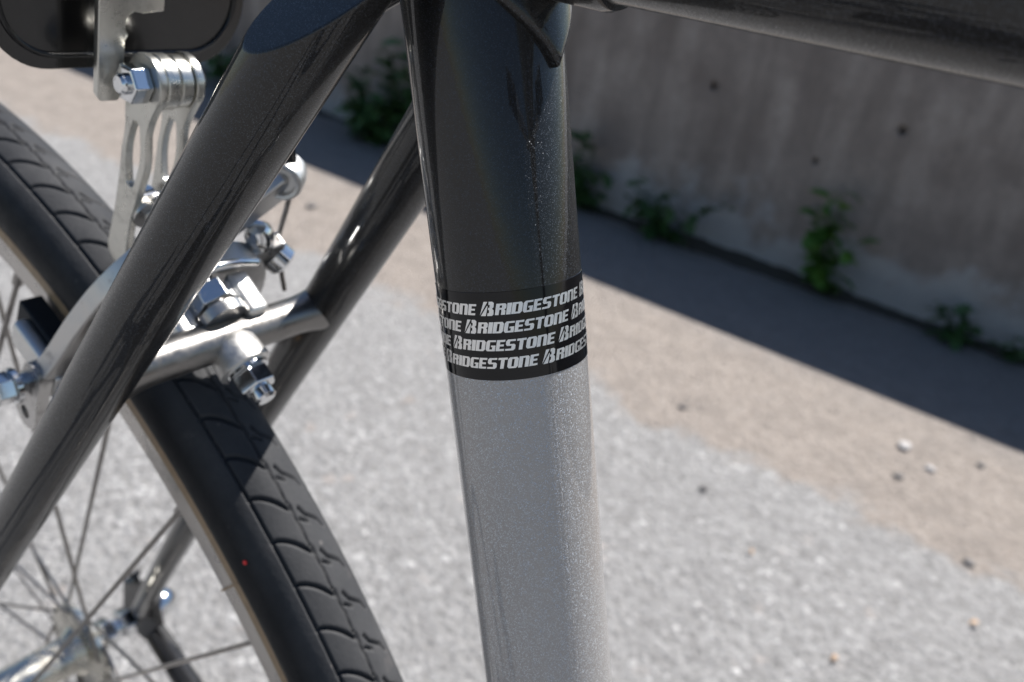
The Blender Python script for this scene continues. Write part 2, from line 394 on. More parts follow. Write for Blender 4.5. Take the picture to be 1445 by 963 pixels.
# ------------------------------------------------------------------ setting: ground and wall
WALL_Y, WALL_H, WALL_T = 1.895, 0.617, 0.20
g = 150.0
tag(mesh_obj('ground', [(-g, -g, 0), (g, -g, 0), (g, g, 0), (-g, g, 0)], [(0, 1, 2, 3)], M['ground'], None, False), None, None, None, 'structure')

def build_wall():
    bm = bmesh.new()
    bmesh.ops.create_cube(bm, size=1.0)
    x0, x1 = -14.0, 10.0
    for v in bm.verts:
        v.co = ((x0 + x1) / 2 + v.co.x * (x1 - x0), WALL_Y + WALL_T * (v.co.y + 0.5), -0.05 + (v.co.z + .5) * (WALL_H + .05))
    me = bpy.data.meshes.new('concrete_wall'); bm.to_mesh(me); bm.free(); me.materials.append(M['wall'])
    o = link(bpy.data.objects.new('concrete_wall', me))
    cut = bmesh.new()
    for px, py, r in ((1007, 122, .011), (1273, 185, .011), (1150, 228, .008)):
        q = on_wall(px, py, WALL_Y)
        mtx = Matrix.Translation((q[0], WALL_Y, q[2])) @ Matrix.Rotation(R(90), 4, 'X')
        bmesh.ops.create_cone(cut, cap_ends=True, segments=18, radius1=r, radius2=r * .7, depth=.05, matrix=mtx)
    cm = bpy.data.meshes.new('cut'); cut.to_mesh(cm); cut.free()
    co_ = bpy.data.objects.new('cut', cm); col.objects.link(co_)
    b = o.modifiers.new('holes', 'BOOLEAN'); b.object = co_; b.operation = 'DIFFERENCE'; b.solver = 'EXACT'
    bpy.context.view_layer.update()
    ev = o.evaluated_get(bpy.context.evaluated_depsgraph_get())
    me2 = bpy.data.meshes.new_from_object(ev); o.modifiers.clear(); o.data = me2
    bpy.data.objects.remove(co_); bv = o.modifiers.new('bevel', 'BEVEL'); bv.width = .006; bv.segments = 2
    return o
tag(build_wall(), 'low stained concrete wall with small form-tie holes behind the bicycle', 'wall')

# ------------------------------------------------------------------ bicycle
bicycle = empty('bicycle'); bicycle.rotation_euler = (R(-2), 0, 0)
tag(bicycle, 'charcoal and silver bicycle leaning on its kickstand beside the concrete wall', 'bicycle')
A = R(72.781); CX, CZ = 265.246, 405.507
AX = np.array([math.cos(A), 0, -math.sin(A)])           # down the seat tube
E1 = np.array([math.sin(A), 0, math.cos(A)]); E2 = np.array([0, -1.0, 0])   # towards the front / towards the right-hand side
Cc = np.array([CX, 0, CZ]); BB = Cc + AX * 500
def on_seat(s, th, r):
    return Cc + AX * s + r * (math.cos(R(th)) * E1 + math.sin(R(th)) * E2)
RT = 14.3; BAND0, BAND1 = 57.7, 74.6

def seat_tube():
    seg = 96; rows = [-30] + list(np.linspace(-10, BAND1 - 8, 12)) + list(np.linspace(BAND1 - 7.5, 500, 30)); vs_, fs, fm = [], [], []
    for s in rows:
        for k in range(seg): vs_.append(bike(on_seat(s, 360 * k / seg, RT)))
    for i in range(len(rows) - 1):
        for k in range(seg):
            fs.append((i * seg + k, i * seg + (k + 1) % seg, (i + 1) * seg + (k + 1) % seg, (i + 1) * seg + k)); fm.append(0 if rows[i + 1] < BAND1 - 7 else 1)
    o = mesh_obj('seat_tube', vs_, fs, M['dark'], bicycle, True, None, 1.0, [M['silver']], fm)
    o['label'] = 'seat tube, charcoal above the lettered band and silver below'
    return o
seat = seat_tube()
def band():
    seg = 120; prof = [(BAND0, RT + .005), (BAND0 + .05, RT + .07), (BAND1 - .05, RT + .07), (BAND1, RT + .005)]; vs_, fs = [], []
    for s, r in prof:
        for k in range(seg): vs_.append(bike(on_seat(s, 360 * k / seg, r)))
    for i in range(3):
        for k in range(seg): fs.append((i * seg + k, i * seg + (k + 1) % seg, (i + 1) * seg + (k + 1) % seg, (i + 1) * seg + k))
    o = mesh_obj('decal_band', vs_, fs, M['band'], seat, True, 30); o['label'] = 'black band printed with repeated silver lettering'
band()
# ---- lettering of the band: every glyph is a set of flat pieces on a unit cell (x right, y up)
def rr(x0, y0, x1, y1): return [(x0, y0), (x1, y0), (x1, y1), (x0, y1)]
GL = {
 'B': [[(.34, 1), (.60, 1), (.03, .03)], [(.10, 0), (.44, 0), (.60, .70), (.56, .72)],
       [(.53, 0), (.84, 0), (.95, .10), (.97, .40), (.87, .50), (.98, .60), (1.02, .90), (.92, 1), (.68, 1), (.66, .78), (.74, .78), (.72, .58), (.63, .58), (.60, .42), (.68, .42), (.66, .20), (.57, .20)]],
 'R': [rr(0, 0, .36, 1), [(.36, 1), (.84, 1), (.98, .86), (.98, .58), (.84, .46), (.36, .46), (.36, .62), (.58, .62), (.58, .84), (.36, .84)], [(.52, .46), (.84, .46), (.96, .36), (.96, 0), (.58, 0), (.58, .40)]],
 'I': [rr(0, 0, 1, 1)],
 'D': [rr(0, 0, .36, 1), [(.36, 1), (.82, 1), (.98, .84), (.98, .16), (.82, 0), (.36, 0), (.36, .16), (.60, .16), (.60, .84), (.36, .84)]],
 'G': [[(.16, 0), (.98, 0), (.98, .52), (.52, .52), (.52, .38), (.66, .38), (.66, .16), (.38, .16), (.38, .84), (.96, .84), (.96, 1), (.16, 1), (0, .84), (0, .16)]],
 'E': [[(0, 0), (.96, 0), (.96, .18), (.40, .18), (.40, .42), (.86, .42), (.86, .59), (.40, .59), (.40, .82), (.96, .82), (.96, 1), (0, 1)]],
 'S': [[(.02, 0), (.82, 0), (.98, .14), (.98, .46), (.84, .58), (.40, .58), (.40, .83), (.94, .83), (.94, 1), (.16, 1), (.02, .86), (.02, .56), (.16, .43), (.60, .43), (.60, .17), (.02, .17)]],
 'T': [[(.32, 0), (.70, 0), (.70, .81), (1.0, .81), (1.0, 1), (.02, 1), (.02, .81), (.32, .81)]],
 'O': [[(.16, 0), (.5, 0), (.5, .16), (.38, .16), (.38, .84), (.5, .84), (.5, 1), (.16, 1), (0, .84), (0, .16)], [(.5, 0), (.84, 0), (1, .16), (1, .84), (.84, 1), (.5, 1), (.5, .84), (.62, .84), (.62, .16), (.5, .16)]],
 'N': [rr(0, 0, .37, 1), [(.37, 1), (.84, 1), (.98, .86), (.98, 0), (.61, 0), (.61, .84), (.37, .84)]],
}
WID = dict(B=2.75, R=1.86, I=.80, D=1.88, G=1.80, E=1.56, S=1.80, T=1.70, O=1.88, N=1.88)
def lettering():
    PER, SH = 88.0, 15.1
    for row in range(4):
        base = 61.95 + 3.42 * row; vs_, fs = [], []
        for rep in range(-2, 2):
            th0 = 76.6 + SH * row - PER * rep
            x = 0.0
            for ch in 'BRIDGESTONE':
                h = 2.66 if ch == 'B' else 2.10; w = WID[ch] * 1.035
                for poly in GL[ch]:
                    pts = []
                    for i, (a, b) in enumerate(poly):      # refine long edges so the print hugs the tube
                        a2, b2 = poly[(i + 1) % len(poly)]
                        for q in (0, .5): pts.append((a + (a2 - a) * q, b + (b2 - b) * q))
                    i0 = len(vs_)
                    for a, b in pts:
                        xx = x + a * w + b * h * (0.0 if ch == 'B' else 0.24) + (0.12 * b if ch == 'B' else 0)
                        yy = b * h - (0.12 if ch == 'B' else 0)
                        vs_.append(bike(on_seat(base - yy, th0 - math.degrees(xx / RT), RT + 0.13)))
                    fs.append(range(i0, i0 + len(pts)))
                x += w + 0.10
        me = bpy.data.meshes.new('lettering'); me.from_pydata(vs_, [], [tuple(f) for f in fs])
        bm = bmesh.new(); bm.from_mesh(me); bmesh.ops.triangulate(bm, faces=bm.faces[:]); bm.to_mesh(me); bm.free()
        me.materials.append(M['print']); me.polygons.foreach_set('use_smooth', [True] * len(me.polygons))
        link(bpy.data.objects.new('lettering', me), seat)
lettering()

def seat_lug():
    seg = 120; vs_, fs = [], []
    def low(th):
        a = abs((th + 180) % 360 - 180)
        tip = 20.5 - 0.235 * a - 1.2 * (1 - math.exp(-a / 7))
        return max(tip, -4.0) if a < 110 else -4.0 + (a - 110) * 0.12
    prof = [(0, RT - .2), (0, RT + .9), (.35, RT + 1.45), (1.2, RT + 1.75), (2.6, RT + 1.8)]
    rows = []
    for d, r in prof: rows.append([bike(on_seat(low(360 * k / seg) - d, 360 * k / seg, r)) for k in range(seg)])
    for top in (-16, -26): rows.append([bike(on_seat(top, 360 * k / seg, RT + 1.8)) for k in range(seg)])
    rows.append([bike(on_seat(-27, 360 * k / seg, RT + .8)) for k in range(seg)]); rows.append([bike(on_seat(-27, 360 * k / seg, RT - .5)) for k in range(seg)])
    for r_ in rows: vs_ += r_
    for i in range(len(rows) - 1):
        for k in range(seg): fs.append((i * seg + k, i * seg + (k + 1) % seg, (i + 1) * seg + (k + 1) % seg, (i + 1) * seg + k))
    return mesh_obj('seat_lug', vs_, fs, M['dark'], bicycle, True, 50)
lug = seat_lug()
TTZ = CZ + 9.27
lathe('lug_socket', [(10, 14.0), (28.5, 14.2), (29.6, 13.7), (30, 12.6)], (CX, 0, TTZ), (1, 0, 0), M['dark'], lug, 48)
top = tube('top_tube', [(CX + x, 0, TTZ) for x in np.linspace(8, 552, 24)], 12.7, M['dark'], bicycle, 64)
# rest of the main triangle and the front end (beside the picture)
HT0, HT1 = np.array([CX + 545, 0, TTZ + 22]), np.array([CX + 577, 0, TTZ - 83])
hd = (HT1 - HT0) / np.linalg.norm(HT1 - HT0)
tube('head_tube', [HT0, HT1], 17.5, M['dark'], bicycle, 40)
tube('down_tube', [BB, HT1 - hd * 22], 14.3, M['silver'], bicycle, 40)
lathe('bottom_bracket_shell', [(-34, 19.5), (34, 19.5)], BB, (0, 1, 0), M['silver'], bicycle, 40)
FH = np.array([CX + 752.0, 0, 0.0])
lathe('fork_crown', [(0, 16), (3, 19), (22, 18), (26, 12)], HT1, hd, M['chrome'], bicycle)
for sgn in (-1, 1):
    tube('fork_blade', curve_pts([HT1 + hd * 16 + np.array([0, sgn * 24, 0]), HT1 + hd * 200 + np.array([0, sgn * 42, 0]), FH + np.array([-16, sgn * 50, 45]), FH + np.array([0, sgn * 51, 0])]), np.linspace(12, 6.5, 72), M['dark'], bicycle)
stemtop = HT0 - hd * 70
tube('handlebar_stem', curve_pts([HT0 - hd * 1, stemtop, stemtop + np.array([70, 0, 22])]), 11, M['alu'], bicycle)
hb = stemtop + np.array([70, 0, 22])
handle = tube('handlebar', curve_pts([hb + np.array([-70, -275, 25]), hb + np.array([-12, -130, 14]), hb + np.array([0, -50, 0]), hb, hb + np.array([0, 50, 0]), hb + np.array([-12, 130, 14]), hb + np.array([-70, 275, 25])]), 11, M['alu'], bicycle)
for sgn in (-1, 1):
    tube('grip', [hb + np.array([-70, sgn * 277, 25.2]), hb + np.array([-48, sgn * 215, 22.4]), hb + np.array([-36, sgn * 165, 18.5])], 15, M['rubber_pad'], handle)
# seat post and saddle
tube('seat_post', [Cc - AX * 20, Cc - AX * 205], 12.6, M['alu'], bicycle, 32)
sp = Cc - AX * 212
def saddle():
    rows = []; vs_, fs = [], []
    for u in np.linspace(0, 1, 16):
        x = -125 + 265 * u; w = 72 * (1 - u) ** 0.9 * (1 if u > .12 else .75 + 2 * u) + 17; h = 34 - 16 * u; z0 = 14 * (1 - u) ** 2 + 3 * math.sin(u * 6)
        for k in range(16):
            a = 2 * math.pi * k / 16; sn = math.sin(a)
            vs_.append(bike(sp + np.array([x, w * math.cos(a), z0 + 26 + (h * .55 * sn if sn > 0 else h * .8 * sn)])))
    for i in range(15):
        for k in range(16): fs.append((i * 16 + k, i * 16 + (k + 1) % 16, i * 16 + 16 + (k + 1) % 16, i * 16 + 16 + k))
    fs += [range(16), range(240, 256)]
    s = mesh_obj('saddle', vs_, fs, M['leather'], bicycle)
    for sgn in (-1, 1): tube('saddle_rail', curve_pts([sp + np.array([-95, sgn * 30, 22]), sp + np.array([-40, sgn * 22, 2]), sp + np.array([40, sgn * 21, 2]), sp + np.array([115, sgn * 9, 24])]), 3.5, M['chrome'], s, 10)
saddle()

# ---- seat stays with scooped caps, chain stays, dropouts
DROP = {-1: 0.0, 1: 8.0}
def seat_stay(sgn):                                      # sgn -1: right-hand side, +1: left-hand side
    a = np.array([262.65, sgn * 24.69, CZ]); b = np.array([0, sgn * 67.39, 0]); d = (b - a) / np.linalg.norm(b - a); L = np.linalg.norm(b - a)
    pts = [a + d * s + np.array([0, DROP[sgn] * max(0, (s - 300) / 185) ** 1.4, 0]) for s in (-42, -20, 0, 30, 70, 110, 150, 220, 300, 380, 440, L - 14)]
    rad = [8.35] * 4 + [8.1, 7.75, 7.4, 6.9, 6.5, 6.2, 6.0, 5.8]
    o = tube('seat_stay', pts, rad, M['dark'], bicycle, 64, True)
    up = -d; out = np.array([0, sgn, 0.0]); out -= up * (out @ up); out /= np.linalg.norm(out)
    rear = np.cross(up, out) ; rear = rear if rear[0] < 0 else -rear
    o_dir = math.cos(R(28)) * out + math.sin(R(28)) * rear
    beta = R(25); nrm = math.cos(beta) * o_dir + math.sin(beta) * up
    tip = a + d * 25.5 + o_dir * 8.4
    bm = bmesh.new(); bm.from_mesh(o.data)
    r = bmesh.ops.bisect_plane(bm, geom=bm.verts[:] + bm.edges[:] + bm.faces[:], plane_co=bike(tip), plane_no=nrm, clear_outer=True)
    ed = [e for e in r['geom_cut'] if isinstance(e, bmesh.types.BMEdge)]
    bmesh.ops.contextual_create(bm, geom=ed)
    bmesh.ops.recalc_face_normals(bm, faces=bm.faces[:])
    bm.to_mesh(o.data); bm.free()
    o.data.polygons.foreach_set('use_smooth', [True] * len(o.data.polygons)); o.data.set_sharp_from_angle(angle=R(14))
    bv = o.modifiers.new('bevel', 'BEVEL'); bv.width = .0006; bv.segments = 3; bv.limit_method = 'ANGLE'; bv.angle_limit = R(14); bv.harden_normals = True
    return o
stays = {s: seat_stay(s) for s in (-1, 1)}
for sgn in (-1, 1):
    tube('chain_stay', curve_pts([BB + np.array([-12, sgn * 25, 0]), BB + np.array([-120, sgn * 42, 16]), np.array([120, sgn * 63, -22]), np.array([17, sgn * 68 + DROP[sgn], -5])]), np.linspace(10, 6.4, 72), M['dark'], bicycle, 24)
    y0 = sgn * 67.4 + DROP[sgn]
    dp = plate('dropout',
          [(20, 31), (7, 33), (-3, 20), (-15, 18), (-18, -8), (-8, -20), (10, -18), (34, -15), (36, -3), (20, 3), (17, 15)],
          lambda a, b, h, y0=y0: (a, y0 + h, b), 4.5, M['black'], bicycle, [[(9, 16), (12, 24), (7, 25), (3, 17)], [(14, -4), (26, -6), (26, -11), (13, -11)]], 0.5)
    lathe('adjuster_screw', [(-10, 1.8), (0, 1.8), (0.2, 3.6), (3, 3.6)], (-4, y0 + 2, 27), (-.55, 0, .85), M['black'], dp, 14)

# ---- brake bridge
BS = 356.0
bridge = tube('brake_bridge', [st(BS, 0, y) for y in np.linspace(-37.5, 37.5, 18)], [7.0, 6.9, 6.1] + [5.6] * 12 + [6.1, 6.9, 7.0], M['bridge'], bicycle, 40)
FR = -(st(0, 1, 0)); RE = st(0, 1, 0)
lathe('bridge_boss', [(1, 5.4), (3, 6.9), (6.5, 7.2), (9.0, 7.5), (10.2, 7.4), (10.6, 6.8), (10.6, 3)], st(BS, 0, 0), FR, M['satin'], bridge, 40)
lathe('washer', [(10.6, 3), (10.6, 6.0), (11.8, 6.0), (11.8, 3)], st(BS, 0, 0), FR, M['chrome'], bridge, 32)
hexnut('nut', 11.8, 17.2, 5.4, st(BS, 0, 0), FR, M['chrome'], bridge, 10)
lathe('bolt_end', [(10, 3.1), (20.2, 3.1), (21, 2.4)], st(BS, 0, 0), FR, M['chrome'], bridge, 20)

# ---- side-pull brake caliper (behind the bridge)
EY = np.array([0, 1.0, 0]); ES = st(1, 0, 0)
def ysT(t0):
    return lambda a, b, h: st(b, t0 + h, a)
def arm3(name, path, w, th, mat, parent, bev=1.0):
    """square-section arm along (y, s, t) points"""
    P = curve_pts(path, 10); n = len(P); w = np.interp(np.linspace(0, 1, n), np.linspace(0, 1, len(w)), w)
    T2 = np.gradient(P[:, :2], axis=0); T2 /= np.linalg.norm(T2, axis=1)[:, None]; vs_, fs = [], []
    for i in range(n):
        nn = np.array([-T2[i, 1], T2[i, 0]])
        for du, dt in ((-1, -1), (1, -1), (1, 1), (-1, 1)):
            q = P[i, :2] + nn * w[i] * du; vs_.append(bike(st(q[1], P[i, 2] + th * dt, q[0])))
    for i in range(n - 1):
        for k in range(4): fs.append((i * 4 + k, i * 4 + (k + 1) % 4, i * 4 + 4 + (k + 1) % 4, i * 4 + 4 + k))
    fs += [range(4), range(n * 4 - 4, n * 4)]
    return bevel(mesh_obj(name, vs_, fs, mat, parent, True), bev, 3, 40)
PV = 361.0
caliper = lathe('brake_caliper', [(3.0, 3.2), (3.0, 6.2), (5.8, 6.4), (6.2, 6.0), (6.4, 3.4), (40, 3.4), (40.5, 6), (43, 6)], st(PV, 0, 0), RE, M['alu'], bicycle, 32)
caliper['label'] = 'silver side-pull brake caliper with its centre bolt'
hexnut('pivot_nut', 7.2, 13.4, 6.6, st(PV, 0, 0), RE, M['chrome'], caliper, 25)
for sgn, s0 in ((-1, 356.8), (1, 362.0)):
    box('spring_prong', st(s0, 8.2, sgn * 9.2), RE, EY, ES, 7.2, 3.4, 2.6, M['satin'], caliper, 1.9)
tube('return_spring', curve_pts([st(360, 15.5, -14), st(367, 15, -7), st(369, 15, 0), st(368.5, 15, 8), st(366, 15, 15.5)]), 1.3, M['chrome'], caliper, 12)
arm3('caliper_arm', [(26, 386, 28), (18, 376, 28), (8, 366, 28), (-5, 361, 28), (-14, 350, 28), (-19, 334, 29), (-22, 314, 30), (-25, 296, 31)], [4.4, 4.6, 5.6, 6.4, 5.0, 3.8, 3.4, 3.6], 3.2, M['arm'], caliper)
arm3('caliper_arm', [(-4, 361, 20), (6, 361, 20), (16, 357, 20), (24, 344, 21), (28, 326, 23), (28, 308, 26), (27.5, 296, 28)], [6, 7, 7, 5.6, 4.8, 4.2, 4.0], 3.6, M['arm'], caliper)
arm3('caliper_arm', [(14, 358, 21), (22, 360, 21), (30, 362, 21)], [5, 4.2, 4.2], 2.6, M['alu'], caliper)
# cable end of the long arm: round head with a dished face
lathe('cable_head', [(-5.2, 2), (-5.0, 3.8), (-3.6, 5.4), (-1, 5.9), (3.2, 6.0), (4.4, 5.7), (4.9, 5.0), (4.6, 4.2), (3.2, 3.8), (3.0, 0.4)], st(386, 28.5, 25.5), FR * .74 + ES * .16 - EY * .99, M['satin'], caliper, 32)
ah = st(358.5, 21, 28.5)
lathe('cable_anchor', [(-6.5, 3.4), (-6.0, 4.7), (-1.2, 4.9), (-1.0, 3.2), (0.2, 3.2), (.4, 5.0), (4.4, 5.0), (5.4, 3.6)], ah, FR * .75 + EY * .55 - ES * .3, M['chrome'], caliper, 28)
lathe('adjuster_knob', [(-2, 2.4), (0, 3.8), (4, 4.4), (7, 4.1), (9, 2.6), (9.6, .4)], st(362, 22, 24), ES * .85 - EY * .45 + RE * .2, M['chrome'], caliper, 24)
tube('brake_cable', curve_pts([st(386, 27, 28), st(374, 25, 29.3), st(361, 23, 31), st(352, 19, 33.5), st(344, 15, 36)]), 0.8, M['spoke'], caliper, 10)
tube('cable_housing', curve_pts([st(391, 29.5, 25), st(402, 33, 20), st(425, 30, 4), st(450, 22, 12), np.array([CX + 40, 22, TTZ + 14]), np.array([CX + 200, 14, TTZ + 15]), np.array([CX + 400, 8, TTZ + 16])]), 2.4, M['black'], caliper, 12)
for sgn in (-1, 1):
    def TT(a, b, h, sgn=sgn): return st(b, a, sgn * h)     # plane square to the lateral axis
    # slotted foot of the arm
    foot = plate('arm_foot', strip2([(31, 304), (30.5, 297), (29.5, 291), (28.5, 287)], [4.6, 5.0, 5.6, 5.9]), lambda a, b, h, sgn=sgn: st(b, a, sgn * (24 + h)), 4.0, M['alu'], caliper, [circle2(28.6, 287, 2.3)], 0.6)
    pad = box('brake_pad', st(301, 38, sgn * 15.4), st(-.15, .988, 0), st(.988, .15, 0), EY, 19, 5.6, 3.6, M['rubber_pad'], caliper, 0.8)
    box('pad_holder', st(300, 38, sgn * 21.2), st(-.15, .988, 0), st(.988, .15, 0), EY, 13, 5.2, 2.4, M['satin'], pad, 1.6)
    lathe('pad_bolt', [(18, 3), (30.5, 3), (30.5, 5.6), (32, 5.6), (32, 3), (40, 3)], st(298, 33, 0), (0, sgn, 0), M['chrome'], pad, 24)
    hexnut('pad_nut', 32, 37, 5.0, st(298, 33, 0), (0, sgn, 0), M['chrome'], pad, 8)

# ---- rear reflector on its slotted fork bracket
def slot_outline(cs, ct, L, w, dx):       # rounded slot leaning with the arm
    q = np.linspace(-1, 1, 11); return strip2([(ct + dx * (u + 1) / 2, cs + L * u) for u in q], [w * (.62 + .58 * math.cos(u * 1.5)) for u in q])
TL = 0.42
refl = plate('rear_reflector', rrect(-36, 389.2, 33, 438, 15, 10), lambda a, b, h: st(b, 70 + h + TL * (b - 395), a), 11, M['black'], bicycle, (), 2.0)
refl['label'] = 'black backed rear reflector with red lens'
plate('reflector_lens', rrect(-32, 393, 30, 434, 13, 10), lambda a, b, h: st(b, 81.02 + h + TL * (b - 395), a), 2.5, M['red'], refl, (), 0.8)
# raised rim on the back of the housing
rl = rrect(-32.6, 392.6, 29.6, 434.6, 13, 10); tube('housing_rim', [st(b, 69.8 + TL * (b - 395), a) for a, b in rl + rl[:1]], 0.7, M['black'], refl, 8, False)
def brk(a, b, h): return st(b, 61 + h + TL * (b - 398), a)
bracket = plate('reflector_bracket', [(-14.5, 389.5), (-13.8, 388.6), (-9, 388.6), (-8, 390), (-7.6, 402.5)] + [(-4.9 + 2.9 * math.cos(R(a)), 406 + 2.9 * math.sin(R(a))) for a in range(230, 59, -17)] + [(2.4, 409.2), (2.4, 445), (-14.5, 445)], brk, 2.4, M['zinc'], refl, (), 0.7)
hexn = hexnut('bracket_nut', 6.4, 11.4, 5.0, st(397.5, 54, 0), (0, -1, 0), M['chrome'], refl, 12)
lathe('bracket_bolt', [(-9, 2.6), (12.6, 2.6), (13.2, 2.0)], st(397.5, 54, 0), (0, -1, 0), M['chrome'], refl, 20)
lathe('bracket_bolt_head', [(6.2, 5.0), (7.6, 5.0), (9, 3.6)], st(397.5, 54, 0), (0, 1, 0), M['chrome'], refl, 24)
for y0, th, nm in ((-6.4, 2.2, 'fork_arm'), (4.0, 2.2, 'fork_arm')):
    ol = strip2(curve_pts([(54, 397.5), (52.6, 388), (49.0, 378), (46.8, 368), (44.5, 356), (42, 345)], 5), np.interp(np.linspace(0, 1, 25), [0, .12, .3, .45, .62, .8, 1], [7.2, 6.0, 4.6, 5.5, 4.6, 3.8, 4.4]))
    plate(nm, ol, lambda a, b, h, y0=y0: st(b, a, y0 + h), th, M['zinc'], refl, [slot_outline(377, 46.6, 7.6, 2.5, 4.8)], 0.5)
for y0, th, r in ((-4.15, 4.1, 7.0), (0.0, 3.95, 6.6)):
    lathe('knuckle_plate', [(0, 2), (0, r - .7), (.6, r), (th - .6, r), (th, r - .7), (th, 2)], st(397.5, 54, y0), (0, 1, 0), M['zinc'], refl, 36)
lathe('lower_bolt', [(-4.1, 2.8), (-3.8, 4.8), (1.6, 5.2), (2.0, 2.8), (9, 2.8), (9.2, 5), (11, 4.6)], st(360, 45, 0), (0, 1, 0), M['chrome'], refl, 24)

# ---- wheels
def tyre_mesh():
    RC, RM = HUBZ - 14.6, 14.6; NP, PER = 157, 30; U = NP * PER
    ang = np.arange(U) * 2 * math.pi / U; a = (np.arange(U) % PER) * (13.5 / PER)
    phis = np.r_[np.linspace(-150, -72, 14, endpoint=False), np.linspace(-72, 72, 92), np.linspace(72, 150, 15)[1:]]
    b = np.radians(phis) * RM
    aa, bb = np.meshgrid(a, b, indexing='ij'); d = np.full(aa.shape, 99.0)
    def seg_curve(pa, pb):
        nonlocal d
        for sh in (-27, -13.5, 0, 13.5, 27):
            q = np.c_[np.array(pa) + sh, pb]
            for i in range(len(q) - 1):
                p0, p1 = q[i], q[i + 1]; v = p1 - p0; L = (v ** 2).sum()
                t = np.clip(((aa - p0[0]) * v[0] + (bb - p0[1]) * v[1]) / L, 0, 1)
                d = np.minimum(d, np.hypot(aa - p0[0] - t * v[0], bb - p0[1] - t * v[1]))
    d0 = d
    qq = np.linspace(0, math.pi / 2 * .98, 7)
    dep = np.zeros(aa.shape)
    def put(width, depth):
        nonlocal dep, d
        dep = np.maximum(dep, depth * np.clip(1.25 - d / width, 0, 1)); d = np.full(aa.shape, 99.0)
    # a decreasing = forward and down round the front of the wheel
    uu = np.linspace(0, 1, 8); seg_curve(-7.6 * uu ** 1.75, -(8.9 - 8.5 * uu)); put(.56, 1.6)
    seg_curve(np.array([0, -6, -8, -13.5]), -np.array([8.9, 8.85, 8.95, 8.9])); put(.44, 1.3)
    seg_curve(5 - np.array([0, 2.5, 5.5, 8.0]), np.array([2.6, 3.6, 7.6, 8.6])); put(.50, 1.4)
    seg_curve(2 - np.array([0, 1.0, 1.6]), np.array([1.2, 2.6, 3.2])); put(.46, 1.2)
    seg_curve(np.array([0, -5, -7, -11, -13.5]), np.array([0.2, -.25, .4, -.1, .2])); put(.36, .9)
    ribs = ((np.abs(bb) > 12.2) & (np.abs(bb) < 19)) * 0.10 * (0.5 + 0.5 * np.cos(aa * 2 * math.pi / (20 / 17)))
    r = RM - dep - ribs * 0
    ph = np.radians(phis)[None, :]
    rad = RC + r * np.cos(ph) * np.ones_like(aa)
    y = r * np.sin(ph)
    x = rad * np.cos(ang)[:, None]; z = rad * np.sin(ang)[:, None]
    V = len(phis); co = np.stack([x, y, z], -1).reshape(-1, 3) * .001
    i = np.arange(U)[:, None]; j = np.arange(V - 1)[None, :]; i2 = (i + 1) % U
    q = np.stack([i * V + j, i2 * V + j, i2 * V + j + 1, i * V + j + 1], -1).reshape(-1, 4)
    me = bpy.data.meshes.new('tyre'); me.vertices.add(len(co)); me.vertices.foreach_set('co', co.astype(np.float32).ravel())
    me.loops.add(q.size); me.loops.foreach_set('vertex_index', q.astype(np.int32).ravel())
    me.polygons.add(len(q)); me.polygons.foreach_set('loop_start', np.arange(0, q.size, 4, dtype=np.int32))
    me.polygons.foreach_set('use_smooth', np.ones(len(q), bool)); me.update(calc_edges=True); me.validate()
    me.flip_normals()
    me.materials.append(M['rubber']); return me
def revolve(prof, seg, mats, fm, name):   # closed (r, y) profile about the wheel axis, metres
    vs_, fs, ff = [], [], []
    n = len(prof)
    for k in range(seg):
        a = 2 * math.pi * k / seg
        for r, y in prof: vs_.append((r * math.cos(a) * .001, y * .001, r * math.sin(a) * .001))
    for k in range(seg):
        for i in range(n):
            fs.append((k * n + i, ((k + 1) % seg) * n + i, ((k + 1) % seg) * n + (i + 1) % n, k * n + (i + 1) % n)); ff.append(fm[i])
    o = mesh_obj(name, vs_, fs, mats[0], None, True, 30, 1.0, mats[1:], ff); return o
TYRE = tyre_mesh()
SPOKE_PHASE = 3.0
def spoke_mesh(name, p0, p1):
    p0, p1 = np.array(p0), np.array(p1); d = (p1 - p0) / np.linalg.norm(p1 - p0); L = np.linalg.norm(p1 - p0)
    u = np.cross(d, [0, 1, 0]); u /= np.linalg.norm(u); v = np.cross(d, u); vs_, fs = [], []
    rows = [(0, 1.0), (L - 14, 1.0), (L - 13.5, 1.9), (L, 1.9)]
    for a, r in rows:
        for k in range(8): vs_.append(tuple((p0 + d * a + r * (math.cos(k * math.pi / 4) * u + math.sin(k * math.pi / 4) * v)) * .001))
    for i in range(3):
        for k in range(8): fs.append((i * 8 + k, i * 8 + (k + 1) % 8, i * 8 + 8 + (k + 1) % 8, i * 8 + 8 + k))
    fs += [range(8), range(24, 32)]
    return mesh_obj(name, vs_, fs, M['spoke'], None, True, 40)
